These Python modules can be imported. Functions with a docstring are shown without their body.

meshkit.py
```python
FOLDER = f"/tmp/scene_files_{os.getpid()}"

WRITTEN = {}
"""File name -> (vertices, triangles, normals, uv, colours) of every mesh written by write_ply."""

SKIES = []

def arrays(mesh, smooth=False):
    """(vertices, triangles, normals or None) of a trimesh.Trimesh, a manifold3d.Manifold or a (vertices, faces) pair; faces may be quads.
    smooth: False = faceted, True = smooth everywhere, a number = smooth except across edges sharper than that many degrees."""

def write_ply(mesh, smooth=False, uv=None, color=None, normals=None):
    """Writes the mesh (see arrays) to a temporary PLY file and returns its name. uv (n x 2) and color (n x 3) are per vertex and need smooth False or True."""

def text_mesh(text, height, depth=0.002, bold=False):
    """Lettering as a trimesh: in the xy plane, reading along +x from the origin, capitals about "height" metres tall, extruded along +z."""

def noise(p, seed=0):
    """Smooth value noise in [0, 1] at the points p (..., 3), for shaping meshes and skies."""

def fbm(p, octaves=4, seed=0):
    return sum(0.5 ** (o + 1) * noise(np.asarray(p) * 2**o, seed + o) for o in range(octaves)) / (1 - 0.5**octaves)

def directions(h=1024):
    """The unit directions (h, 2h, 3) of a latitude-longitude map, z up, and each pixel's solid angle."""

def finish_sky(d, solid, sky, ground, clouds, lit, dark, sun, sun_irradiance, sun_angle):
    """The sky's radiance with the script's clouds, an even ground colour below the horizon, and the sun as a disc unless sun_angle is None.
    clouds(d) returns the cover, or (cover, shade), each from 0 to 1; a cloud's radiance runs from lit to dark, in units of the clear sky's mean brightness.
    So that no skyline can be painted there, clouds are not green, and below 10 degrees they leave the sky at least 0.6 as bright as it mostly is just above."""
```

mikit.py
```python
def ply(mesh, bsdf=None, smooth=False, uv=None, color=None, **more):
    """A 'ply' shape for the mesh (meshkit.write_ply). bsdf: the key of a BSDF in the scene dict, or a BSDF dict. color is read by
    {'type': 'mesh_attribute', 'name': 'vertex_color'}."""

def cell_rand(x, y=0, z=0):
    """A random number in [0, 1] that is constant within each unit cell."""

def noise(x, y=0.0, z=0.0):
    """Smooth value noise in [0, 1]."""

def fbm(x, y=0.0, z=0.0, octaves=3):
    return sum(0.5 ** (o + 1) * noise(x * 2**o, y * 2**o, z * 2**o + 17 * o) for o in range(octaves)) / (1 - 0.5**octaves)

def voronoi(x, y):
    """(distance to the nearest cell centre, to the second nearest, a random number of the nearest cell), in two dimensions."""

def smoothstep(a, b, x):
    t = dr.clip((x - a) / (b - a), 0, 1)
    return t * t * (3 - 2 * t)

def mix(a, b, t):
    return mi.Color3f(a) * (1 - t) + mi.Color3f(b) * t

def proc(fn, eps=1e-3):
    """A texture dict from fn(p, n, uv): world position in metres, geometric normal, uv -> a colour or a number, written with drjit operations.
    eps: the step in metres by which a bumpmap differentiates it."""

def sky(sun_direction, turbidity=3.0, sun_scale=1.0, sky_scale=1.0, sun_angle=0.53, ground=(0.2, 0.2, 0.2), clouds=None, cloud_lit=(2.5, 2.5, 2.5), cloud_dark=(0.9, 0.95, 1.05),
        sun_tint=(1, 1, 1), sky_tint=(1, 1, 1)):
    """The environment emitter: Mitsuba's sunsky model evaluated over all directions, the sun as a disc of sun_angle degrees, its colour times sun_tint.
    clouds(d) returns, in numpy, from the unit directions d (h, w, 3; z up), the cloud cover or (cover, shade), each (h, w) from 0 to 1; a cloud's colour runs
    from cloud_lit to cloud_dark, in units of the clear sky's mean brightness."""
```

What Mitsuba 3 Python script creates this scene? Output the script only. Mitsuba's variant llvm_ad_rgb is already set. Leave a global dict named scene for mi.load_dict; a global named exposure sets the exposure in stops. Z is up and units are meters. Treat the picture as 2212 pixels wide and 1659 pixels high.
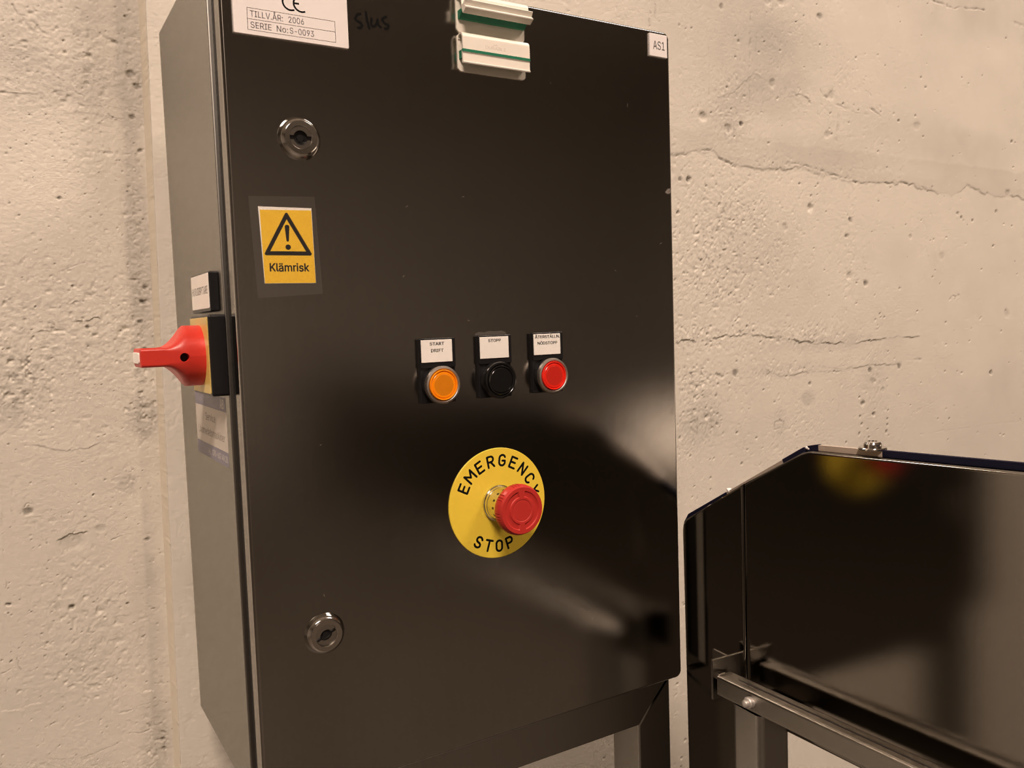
import math, random
import numpy as np
import trimesh, shapely
from shapely.geometry import Polygon, LineString, Point, box as sbox
from shapely.ops import unary_union
from shapely import affinity
import drjit as dr
import mitsuba as mi
import mikit, meshkit
from mikit import noise, fbm, smoothstep, mix

scene, labels = {}, {}
T = mi.ScalarTransform4f

# ------------------------------------------------------------------ camera, lamps, exposure
# metres; the emergency stop's centre is the origin, the cabinet door lies in y = 0 and faces -y, z is up
CAM = np.array([-0.33647, -0.58509, 0.14480])
FWD = np.array([0.516074, 0.853552, -0.071536])
UP = np.array([0.065930, 0.043685, 0.996868])
FOCAL = 1813.15
scene['camera'] = {'type': 'perspective', 'fov': 2 * math.degrees(math.atan(1106 / FOCAL)), 'fov_axis': 'x', 'near_clip': 0.02, 'far_clip': 60.0,
                   'to_world': T().look_at(origin=CAM.tolist(), target=(CAM + FWD).tolist(), up=UP.tolist())}
exposure = -0.22
WARM = np.array([1.0, 0.775, 0.625])
# (centre, point it is aimed at, length, width, radiance)
LAMPS = [((-1.45, -2.30, 2.95), (-1.45, -2.00, 0.0), 1.10, 0.50, 148.0), ((2.00, -1.25, 2.95), (2.00, -1.05, 0.0), 1.10, 0.50, 62.0),
         ((-1.30, -5.70, 2.60), (-1.30, -6.10, 0.0), 1.10, 0.40, 26.0)]  # this third lamp is added, unseen, to lift the door's upper reflection
FLOOR_Z, CEIL_Z = -1.30, 3.20


# ------------------------------------------------------------------ helpers
def numbered(name):
    taken = lambda k: k in scene or k in labels or any(x.startswith(k + '__') for x in scene)
    if not taken(name):
        return name
    i = 1
    while taken(f'{name}_{i:03d}'):
        i += 1
    return f'{name}_{i:03d}'


def thing(name, label, cat, group=None):
    key = numbered(name)
    labels[key] = {'label': label, 'category': cat}
    if group:
        labels[key]['group'] = group
    return key


def inside_out(mesh):
    v = np.asarray(mesh.vertices) - np.mean(mesh.vertices, 0)
    t = v[np.asarray(mesh.faces)]
    return np.einsum('ij,ij->i', t[:, 0], np.cross(t[:, 1], t[:, 2])).sum() < -1e-13


def obj(name, mesh, m, parent=None, smooth=False, label=None, **more):
    if 'color' not in more and isinstance(mesh, trimesh.Trimesh) and inside_out(mesh):
        mesh = tm(mesh.vertices, mesh.faces[:, ::-1])
    key = numbered(f'{parent}__{name}' if parent else name)
    scene[key] = mikit.ply(mesh, m, smooth=smooth, **more)
    if label:
        labels.setdefault(key, {})['label'] = label
    return key


def struct(name, mesh, m, smooth=False, label=None, **more):
    key = obj(name, mesh, m, None, smooth, **more)
    labels[key] = {'kind': 'structure'}
    if label:
        labels[key]['label'] = label
    return key


cat = trimesh.util.concatenate


def tm(v, f):
    return trimesh.Trimesh(np.asarray(v, float), np.asarray(f, int), process=False)


def on_door(m, x=0.0, z=0.0, y=0.0):
    """(a, b, h) -> a to the right, b up, h out of the door."""
    v = np.asarray(m.vertices)
    return tm(np.stack([x + v[:, 0], y - v[:, 2], z + v[:, 1]], 1), m.faces)


def on_side(m, y=0.0, z=0.0, x=-0.2005):
    """the cabinet's left side: a towards -y, b up, h towards -x."""
    v = np.asarray(m.vertices)
    return tm(np.stack([x - v[:, 2], y - v[:, 0], z + v[:, 1]], 1), m.faces)


PYAW = math.radians(-4)
PN, PS, PD = np.array([math.cos(PYAW), math.sin(PYAW), 0]), np.array([-math.sin(PYAW), math.cos(PYAW), 0]), 0.2097


def on_panel(m, s=0.0, z=0.0, d=PD):
    """the guard beside the cabinet: a along the panel towards the viewer's right, b up, h out of its face."""
    v = np.asarray(m.vertices)
    return tm(np.outer(d - v[:, 2], PN) + np.outer(s - v[:, 0], PS) + np.outer(z + v[:, 1], [0, 0, 1]), m.faces)


def rrect(w, h, r, n=6):
    r = max(r, 1e-6)
    pts = []
    for cx, cy, a0 in ((w / 2 - r, h / 2 - r, 0), (-w / 2 + r, h / 2 - r, 90), (-w / 2 + r, -h / 2 + r, 180), (w / 2 - r, -h / 2 + r, 270)):
        for k in range(n + 1):
            a = math.radians(a0 + 90 * k / n)
            pts.append((cx + r * math.cos(a), cy + r * math.sin(a)))
    return np.array(pts)


def loft(rings, cap0=True, cap1=True):
    """rings: (n x 2 points counter-clockwise, h), h rising: a solid in (a, b, h)."""
    n, v, f = len(rings[0][0]), [], []
    for pts, h in rings:
        v += [(p[0], p[1], h) for p in pts]
    for k in range(len(rings) - 1):
        for i in range(n):
            j, a = (i + 1) % n, k * n
            f += [(a + i, a + j, a + n + j), (a + i, a + n + j, a + n + i)]
    for on, k, flip in ((cap0, 0, True), (cap1, len(rings) - 1, False)):
        if on:
            v.append((*np.mean(rings[k][0], 0), rings[k][1]))
            c = len(v) - 1
            for i in range(n):
                a, b = k * n + i, k * n + (i + 1) % n
                f.append((c, b, a) if flip else (c, a, b))
    return tm(v, f)


def rplate(w, h, r, t, e=0.0008, n=6, seg=4, h0=0.0):
    """A rounded plate with its front edge rounded by e."""
    rings = [(rrect(w, h, r, n), h0)]
    for k in range(seg + 1):
        a = math.pi / 2 * k / seg
        i = e * (1 - math.cos(a))
        rings.append((rrect(w - 2 * i, h - 2 * i, r - i, n), h0 + t - e + e * math.sin(a)))
    return loft(rings)


def inset(poly, i):
    p = np.asarray(poly, float)
    d = np.roll(p, -1, 0) - p
    d /= np.linalg.norm(d, axis=1, keepdims=True)
    nrm = np.stack([-d[:, 1], d[:, 0]], 1)
    out = []
    for k in range(len(p)):
        n0, n1 = nrm[k - 1], nrm[k]
        b = n0 + n1
        out.append(p[k] + b * i / max(1e-9, 1 + n0 @ n1))
    return np.array(out)


def pplate(poly, t, e, seg=4, h0=0.0):
    rings = [(np.asarray(poly, float), h0)]
    for k in range(seg + 1):
        a = math.pi / 2 * k / seg
        rings.append((inset(poly, e * (1 - math.cos(a))), h0 + t - e + e * math.sin(a)))
    return loft(rings)


def lathe(profile, n=64):
    """profile: (r, h) from the back outwards."""
    v, f, m = [], [], len(profile)
    for k in range(n):
        a = 2 * math.pi * k / n
        v += [(r * math.cos(a), r * math.sin(a), h) for r, h in profile]
    for k in range(n):
        j = (k + 1) % n
        for i in range(m - 1):
            a, b, c, d = k * m + i, j * m + i, j * m + i + 1, k * m + i + 1
            f += [(a, b, c), (a, c, d)]
    t = trimesh.Trimesh(v, f, process=True)
    t.update_faces(t.nondegenerate_faces())
    return t


def ext(shape, t, h0=0.0):
    """Extrude a shapely shape from h0 to h0 + t."""
    parts = [trimesh.creation.extrude_polygon(g, t, engine='earcut') for g in getattr(shape, 'geoms', [shape]) if g.area > 0]
    m = cat(parts)
    m.apply_translation([0, 0, h0])
    return m


def text(s, cap, h0, t=0.0001, squeeze=1.0, bold=False, align='c', width=None):
    """Lettering in (a, b, h); cap height in metres; baseline at b = 0."""
    m = meshkit.text_mesh(s, cap, t, bold)
    v = np.array(m.vertices)
    if width:
        squeeze = width / np.ptp(v[:, 0])
    v[:, 0] = (v[:, 0] - v[:, 0].min()) * squeeze
    if align == 'c':
        v[:, 0] -= v[:, 0].max() / 2
    v[:, 2] += h0
    return tm(v, m.faces)


def moved(m, a=0.0, b=0.0, h=0.0, rot=0.0):
    v = np.array(m.vertices)
    c, s = math.cos(rot), math.sin(rot)
    return tm(np.stack([v[:, 0] * c - v[:, 1] * s + a, v[:, 0] * s + v[:, 1] * c + b, v[:, 2] + h], 1), m.faces)


def strokes(lines, width, t, h0):
    return ext(unary_union([LineString(l).buffer(width / 2, quad_segs=5) for l in lines]), t, h0)


def arc(cx, cy, r, a0, a1, n=14, ry=None):
    ry = ry or r
    return [(cx + r * math.cos(math.radians(a0 + (a1 - a0) * k / n)), cy + ry * math.sin(math.radians(a0 + (a1 - a0) * k / n))) for k in range(n + 1)]


def bx(x0, x1, y0, y1, z0, z1):
    m = trimesh.creation.box((x1 - x0, y1 - y0, z1 - z0))
    m.apply_translation(((x0 + x1) / 2, (y0 + y1) / 2, (z0 + z1) / 2))
    return m


def tube_box(w, d, length, r=0.003):
    """A square tube along h with rounded long edges."""
    return loft([(rrect(w, d, r, 5), 0), (rrect(w, d, r, 5), length)])


# ------------------------------------------------------------------ materials
def rgb(*c):
    return {'type': 'rgb', 'value': list(c)}


def plastic(name, c, rough=0.35, spec=0.5):
    scene[name] = {'type': 'principled', 'base_color': rgb(*c), 'roughness': rough, 'specular': spec}
    return name


def steel_tint(p, n, uv):
    s = fbm(p.x * 9, p.y * 9, p.z * 9, 4)
    streak = noise(p.x * 900 + p.y * 900, 3.0, p.z * 6)
    smear = smoothstep(0.62, 0.85, fbm(p.x * 14 + 5, p.y * 14, p.z * 20, 3)) * 0.05
    return mi.Color3f(0.45, 0.44, 0.42) * (0.93 + 0.08 * s + 0.04 * (streak - 0.5) - smear)


def steel_rough(p, n, uv):
    return 0.036 + 0.016 * fbm(p.x * 12, p.y * 12 + 3, p.z * 12, 3)


scene['steel_door'] = {'type': 'roughconductor', 'distribution': 'beckmann', 'alpha': mikit.proc(steel_rough), 'specular_reflectance': mikit.proc(steel_tint)}
scene['steel_satin'] = {'type': 'roughconductor', 'distribution': 'beckmann', 'alpha': 0.2, 'specular_reflectance': mikit.proc(steel_tint)}
scene['steel_side'] = {'type': 'roughconductor', 'distribution': 'beckmann', 'alpha': 0.22, 'specular_reflectance': rgb(0.44, 0.435, 0.41)}
scene['steel_guard'] = {'type': 'roughconductor', 'distribution': 'beckmann', 'alpha': 0.022, 'specular_reflectance': rgb(0.215, 0.20, 0.18)}
scene['steel_rail'] = {'type': 'roughconductor', 'distribution': 'beckmann', 'alpha': 0.2, 'specular_reflectance': rgb(0.34, 0.325, 0.30)}
scene['zinc'] = {'type': 'principled', 'base_color': rgb(0.72, 0.69, 0.65), 'metallic': 0.85, 'roughness': 0.5}
plastic('reflected_belt', (0.78, 0.75, 0.70), 0.55, 0.3)  # pale top of the added belt table, mirrored brightly in the door
scene['chrome'] = {'type': 'roughconductor', 'distribution': 'beckmann', 'alpha': 0.032, 'specular_reflectance': rgb(0.74, 0.72, 0.69)}
scene['dull_chrome'] = {'type': 'roughconductor', 'distribution': 'beckmann', 'alpha': 0.14, 'specular_reflectance': rgb(0.62, 0.60, 0.57)}
plastic('black_plastic', (0.008, 0.008, 0.009), 0.32)
plastic('black_rubber', (0.012, 0.011, 0.010), 0.6, 0.3)
plastic('black_ink', (0.004, 0.004, 0.004), 0.8, 0.08)
plastic('grey_ink', (0.055, 0.050, 0.046), 0.5, 0.3)
plastic('faded_ink', (0.20, 0.18, 0.16), 0.6, 0.3)
plastic('white_plate', (0.80, 0.77, 0.76), 0.35)
plastic('white_paper', (0.80, 0.78, 0.74), 0.6, 0.3)
plastic('clip_white', (0.80, 0.76, 0.68), 0.38)
plastic('clip_green', (0.010, 0.16, 0.085), 0.45)
plastic('emboss_shade', (0.62, 0.58, 0.52), 0.5)
plastic('yellow_print', (0.78, 0.50, 0.024), 0.5, 0.35)
plastic('yellow_disc', (0.80, 0.60, 0.060), 0.42, 0.4)
plastic('yellow_foil', (0.62, 0.47, 0.13), 0.3, 0.5)
plastic('red_plastic', (0.58, 0.036, 0.024), 0.34, 0.5)
plastic('red_mushroom', (0.46, 0.030, 0.024), 0.42, 0.45)
plastic('red_lens', (0.72, 0.020, 0.010), 0.22, 0.5)
plastic('orange_lens', (0.90, 0.26, 0.004), 0.22, 0.5)
plastic('orange_lens_dark', (0.62, 0.20, 0.006), 0.3, 0.5)
plastic('red_lens_dark', (0.50, 0.018, 0.010), 0.3, 0.5)
plastic('black_lens', (0.006, 0.006, 0.006), 0.16, 0.5)
plastic('film_navy', (0.006, 0.006, 0.018), 0.7, 0.12)
plastic('sticker_blue', (0.165, 0.16, 0.22), 0.4)
plastic('sticker_faint', (0.23, 0.22, 0.25), 0.4)
plastic('sticker_white', (0.50, 0.46, 0.42), 0.4)
plastic('clear_edge', (0.40, 0.34, 0.29), 0.25, 0.5)
plastic('lamp_white', (0.75, 0.74, 0.72), 0.5)
scene['laminate'] = {'type': 'blendbsdf', 'weight': 0.022, 'first': {'type': 'thindielectric', 'int_ior': 1.45}, 'second': {'type': 'twosided', 'inner': {'type': 'diffuse', 'reflectance': rgb(0.75, 0.70, 0.68)}}}


def wall_bump(p, n, uv):
    return 0.5 * noise(p.x * 420, p.y * 420, p.z * 420) + 0.5 * noise(p.x * 900, p.y * 900, p.z * 900)


scene['painted_concrete'] = {'type': 'bumpmap', 'scale': 0.00034, 'arbitrary': mikit.proc(wall_bump, 3e-4),
                             'nested': {'type': 'principled', 'base_color': {'type': 'mesh_attribute', 'name': 'vertex_color'}, 'roughness': 0.6, 'specular': 0.35}}


def floor_colour(p, n, uv):
    return mix((0.055, 0.046, 0.037), (0.080, 0.068, 0.055), fbm(p.x * 3, p.y * 3, 0, 4))


scene['floor_concrete'] = {'type': 'principled', 'base_color': mikit.proc(floor_colour), 'roughness': 0.5}


def dim_wall(p, n, uv):
    return mix((0.30, 0.275, 0.25), (0.39, 0.365, 0.335), fbm(p.x * 2, p.y * 2, p.z * 2, 4))


scene['ceiling_paint'] = {'type': 'twosided', 'inner': {'type': 'diffuse', 'reflectance': rgb(0.72, 0.69, 0.65)}}
scene['room_concrete'] = {'type': 'twosided', 'inner': {'type': 'diffuse', 'reflectance': mikit.proc(dim_wall)}}
FEATURES = {
    ('l', 'crack'): [([(-0.3085,0.4475),(-0.3047,0.4412),(-0.2956,0.4392)],3,2.2),([(-0.2559,0.4539),(-0.2508,0.4512),(-0.248,0.443)],3,2.2),([(-0.2349,0.4291),(-0.2282,0.4279),(-0.223,0.425)],5,4),([(-0.2559,0.4325),(-0.2481,0.4308),(-0.235,0.4284)],1.2,1),([(-0.2801,0.4065),(-0.2758,0.4046),(-0.2715,0.4019)],3.5,2.5),([(-0.2756,0.3865),(-0.266,0.3762),(-0.2569,0.3744),(-0.2508,0.3671),(-0.2416,0.3644),(-0.234,0.3564),(-0.2232,0.3537),(-0.2133,0.3577)],2,2.4),([(-0.3234,0.3227),(-0.3141,0.3165),(-0.3022,0.3089),(-0.296,0.3072)],0.8,0.9),([(-0.217,0.3654),(-0.2127,0.3666),(-0.2087,0.3648)],2,2),([(-0.206,0.4428),(-0.2028,0.4389)],3,2.5),([(-0.2217,0.4339),(-0.2172,0.4404)],3,2.5),([(-0.2831,0.2091),(-0.275,0.2128),(-0.2643,0.2158)],3,1.2),([(-0.25,0.0082),(-0.2428,0.0105),(-0.2364,0.012)],1.6,2),([(-0.2424,0.0174),(-0.2413,0.0126)],1,1),([(-0.2219,0.1456),(-0.217,0.1451)],2.5,2.2),([(-0.328,-0.0107),(-0.3259,-0.0073),(-0.3164,-0.0082)],3,3),([(-0.2581,-0.053),(-0.2468,-0.0502)],1.6,2),([(-0.2398,-0.0749),(-0.2304,-0.0726)],1.4,1.6),([(-0.2814,-0.0983),(-0.2725,-0.107),(-0.2595,-0.0979),(-0.2564,-0.0923),(-0.2465,-0.091)],1.2,1.3),([(-0.2632,-0.2263),(-0.2505,-0.2266),(-0.2416,-0.2234),(-0.2329,-0.2233),(-0.2258,-0.2269)],2.4,2.6),([(-0.2533,-0.2499),(-0.2434,-0.2528),(-0.2345,-0.2497)],2,2.2),([(-0.2371,-0.2448),(-0.2288,-0.2521),(-0.2203,-0.2579)],3.5,3.2),([(-0.2274,-0.2045),(-0.2187,-0.2068)],3,2.5),([(-0.23,-0.273),(-0.2263,-0.284),(-0.2237,-0.2913)],3,2.5),([(-0.3259,-0.2542),(-0.2931,-0.2619),(-0.2736,-0.2583),(-0.2535,-0.2538)],1.2,1.1),([(-0.3479,-0.0485),(-0.3479,-0.0565)],2,2.5),([(-0.3476,-0.0676),(-0.3478,-0.0837)],2,2.5),([(-0.347,-0.0122),(-0.3477,-0.0266)],1.5,1.5),([(-0.3435,-0.1514),(-0.3418,-0.1638)],1.5,1.5),([(-0.358,-0.1635),(-0.3485,-0.1599)],1.5,1.5),([(-0.2896,-0.2721),(-0.282,-0.2716)],2,2),([(-0.3315,-0.0839),(-0.3278,-0.085)],1.6,2),([(-0.3188,-0.0841),(-0.3104,-0.0843)],1.4,1.6)],
    ('l', 'ledge'): [([(-0.315,0.1686),(-0.3062,0.1689),(-0.2956,0.1655)],1.6,9),([(-0.2769,0.1618),(-0.265,0.1618),(-0.2581,0.1646),(-0.2522,0.1614)],1.8,10),([(-0.2793,0.1766),(-0.2745,0.1794),(-0.2685,0.1804)],1.4,7),([(-0.3105,0.1514),(-0.3034,0.1538),(-0.2951,0.1523)],1.5,9),([(-0.2655,0.1863),(-0.2554,0.1862),(-0.2468,0.1831)],1.5,8),([(-0.2764,0.1079),(-0.2644,0.1071)],1,6),([(-0.3204,0.0479),(-0.3029,0.0416),(-0.2861,0.0379),(-0.2727,0.0392),(-0.2616,0.0433)],0.9,8),([(-0.3034,-0.0456),(-0.2966,-0.0422),(-0.2779,-0.0421)],2.4,12),([(-0.2754,-0.1328),(-0.2643,-0.1305),(-0.2468,-0.1319)],2.2,12),([(-0.2509,-0.2102),(-0.2408,-0.2099),(-0.2265,-0.2129)],-2.0,14),([(-0.3603,-0.1979),(-0.3454,-0.199),(-0.3223,-0.1992)],-0.9,10),([(-0.2633,0.3571),(-0.2421,0.3563),(-0.2233,0.353)],1.0,14),([(-0.3228,0.3685),(-0.2982,0.3698),(-0.2725,0.3755)],0.7,10)],
    ('l', 'pit'): [([(-0.2814,0.2758)],3.4,2.6),([(-0.2114,0.3994)],8,3.5),([(-0.2073,0.3873)],6,2.5),([(-0.2089,0.3259)],4.5,2.5),([(-0.2133,0.3577)],5,2.6),([(-0.2147,0.4521)],2.2,2),([(-0.2758,0.194)],2,2.2),([(-0.313,0.1359)],2,2),([(-0.3077,0.1756)],2,2),([(-0.2654,0.1551)],2.6,2),([(-0.2119,0.1934)],4,2.5),([(-0.2157,0.1788)],4,2.5),([(-0.2183,0.159)],4,2),([(-0.2701,-0.0068)],2.4,2.4),([(-0.2779,0.2091)],2.5,1.5),([(-0.2957,-0.1119)],5,4.5),([(-0.3463,-0.0988)],3.4,3.4),([(-0.2468,-0.1193)],2.8,2.8),([(-0.3486,-0.1532)],2,2),([(-0.3437,-0.1826)],3,1.2),([(-0.2236,-0.2635)],4,3),([(-0.2227,-0.2736)],3.5,3),([(-0.2251,-0.0569)],4,2),([(-0.2346,-0.1553)],2.5,2),([(-0.3257,-0.0138)],7,2.5),([(-0.3029,-0.1579)],2.2,2),([(-0.2931,-0.0495)],17,1.8),([(-0.3074,-0.1091)],7,1),([(-0.2656,-0.0403)],8,1)],
    ('l', 'rough'): [([(-0.2505,0.3924)],26,42,1.3),([(-0.3071,0.3855)],34,34,1.0),([(-0.2556,0.3122)],30,18,0.7),([(-0.2102,0.4091)],9,60,1.3),([(-0.2179,0.2593)],9,70,1.4),([(-0.3053,0.1628)],60,60,0.9),([(-0.2484,0.1236)],40,60,0.8),([(-0.3286,0.1133)],30,30,1.0),([(-0.2172,0.1528)],14,80,1.1),([(-0.221,0.0664)],14,18,1.6),([(-0.2406,0.0016)],9,11,1.5),([(-0.328,0.0843)],30,30,1.0),([(-0.2764,-0.1039)],40,40,0.8),([(-0.2739,-0.1745)],45,35,1.1),([(-0.2295,-0.2634)],14,35,1.6),([(-0.2852,-0.0303)],22,12,0.8),([(-0.2871,0.444)],60,30,0.8)],
    ('l', 'stain'): [([(-0.2079,0.4462)],16,60,0.5),([(-0.2111,0.3942)],14,50,0.45),([(-0.2459,0.3814)],38,28,0.28),([(-0.3074,0.3799)],40,30,0.25),([(-0.3089,0.4144)],25,22,0.25),([(-0.2474,0.4431)],50,28,0.18),([(-0.2169,0.2744)],11,90,0.4),([(-0.2149,0.1911)],14,60,0.35),([(-0.221,0.0664)],15,20,0.45),([(-0.3346,0.0791)],10,14,0.35),([(-0.2406,0.0016)],9,11,0.3),([(-0.2292,-0.1373)],12,90,0.22),([(-0.2292,-0.2585)],14,40,0.3),([(-0.2868,0.4496)],60,20,0.15),([(-0.3299,0.1133)],22,18,0.18)],
    ('r', 'band'): [([(0.4999,0.3979),(0.5547,0.3981),(0.6765,0.3938),(0.7176,0.3951),(0.7798,0.3944),(0.9413,0.3932),(1.1356,0.3939),(1.3081,0.3915)],),([(0.4497,0.3601),(0.5152,0.3729),(0.5278,0.3623),(0.5506,0.3569),(0.622,0.3558),(0.676,0.3569),(0.7518,0.3541),(0.8159,0.3476),(0.9413,0.3521),(1.0747,0.3395),(1.1204,0.3564),(1.1893,0.3466),(1.3089,0.3448)],)],
    ('r', 'crack'): [([(0.4497,0.3606),(0.4742,0.3653),(0.5184,0.3755)],3,1.6),([(0.5214,0.3653),(0.5343,0.3616),(0.5506,0.3569)],4,2.5),([(0.6651,0.3672),(0.7058,0.365),(0.7479,0.3577),(0.7875,0.3525),(0.8242,0.3481)],3.5,2.4),([(0.8325,0.3473),(0.9413,0.3527),(1.0255,0.347)],2.2,1.6),([(0.5932,0.5726),(0.59,0.5279),(0.5883,0.4903)],3,1.8),([(0.5882,0.4857),(0.5892,0.4459)],2,0.8),([(0.5121,0.517),(0.5105,0.4444)],1.6,0.7),([(0.4081,0.5559),(0.4072,0.5237)],3.5,1.6),([(0.418,0.5511),(0.4175,0.5338)],3.5,1.5),([(1.0149,0.6562),(1.0484,0.6548),(1.0827,0.6534),(1.1076,0.6588),(1.1747,0.6652)],4,2.2),([(1.2565,0.6604),(1.3032,0.6569)],6,2.4),([(0.7376,0.479),(0.7453,0.4723),(0.7569,0.4711)],4,2.2),([(0.7804,0.4635),(0.8045,0.4557)],4,2),([(0.8045,0.4544),(0.8927,0.4539)],1.6,1),([(0.8626,0.4641),(0.8883,0.4535)],4,1.8),([(0.5323,0.4204),(0.5503,0.4214)],5,2.4),([(0.4603,0.4766),(0.4739,0.4761)],2,1),([(0.7823,0.4433),(0.7779,0.4071)],7,0.9),([(0.6047,0.5487),(0.6024,0.5179)],2.5,0.8),([(1.0733,0.1601),(1.086,0.1664),(1.1023,0.1671)],3.5,2.6),([(1.1037,0.1938),(1.1021,0.1894)],4,2),([(0.4668,0.0686),(0.4795,0.0707)],3.5,2.4),([(0.5163,0.0657),(0.5277,0.0595)],5,3),([(0.4998,0.1226),(0.5058,0.1295)],5,3.4),([(0.6376,0.1123),(0.6485,0.1119)],3.5,2.4),([(0.5608,0.1229),(0.5658,0.1191)],4,2.4),([(0.7122,0.1186),(0.7239,0.1213)],4,2.4),([(0.8697,0.1166),(0.885,0.1216)],3.5,1.8),([(0.9098,0.2821),(0.9165,0.2782)],4,1.6),([(0.9737,0.0619),(0.9903,0.0611)],5,1.6),([(0.9882,-0.0662),(1.1399,-0.0672),(1.3094,-0.0716)],1.4,0.6),([(0.4417,0.0521),(0.5307,0.0473),(0.6238,0.0423)],1,0.5),([(0.9691,-0.0254),(1.0269,-0.0155)],2,0.6),([(0.633,-0.0126),(0.6317,-0.0238),(0.65,-0.023),(0.6502,-0.0134),(0.633,-0.0126)],2.2,1.2),([(0.639,-0.0245),(0.6407,-0.0336)],2.2,1),([(0.6463,-0.0252),(0.6444,-0.0327)],2.2,1),([(0.6412,-0.0006),(0.6429,-0.0109)],5,0.5)],
    ('r', 'ledge'): [([(0.5232,0.4435),(0.556,0.4574),(0.5967,0.4867)],0.9,14),([(0.5967,0.4855),(0.6242,0.4829),(0.6381,0.4702)],1.2,10),([(0.6666,0.4637),(0.696,0.4682),(0.7109,0.4636),(0.7202,0.4567)],1.4,12),([(0.4402,0.1132),(0.4932,0.1146),(0.5356,0.119),(0.5829,0.1173),(0.6394,0.1103),(0.6761,0.1063),(0.7217,0.0994),(0.8309,0.0968),(0.9049,0.1002),(0.9879,0.1008)],1.9,16),([(0.6135,0.0654),(0.6313,0.0581),(0.6494,0.0545),(0.6829,0.0563),(0.7134,0.0557),(0.789,0.054),(0.8521,0.0613),(0.9319,0.0542)],1.2,12),([(0.7212,0.0644),(0.789,0.0566),(0.8265,0.0586)],0.5,8)],
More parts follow.
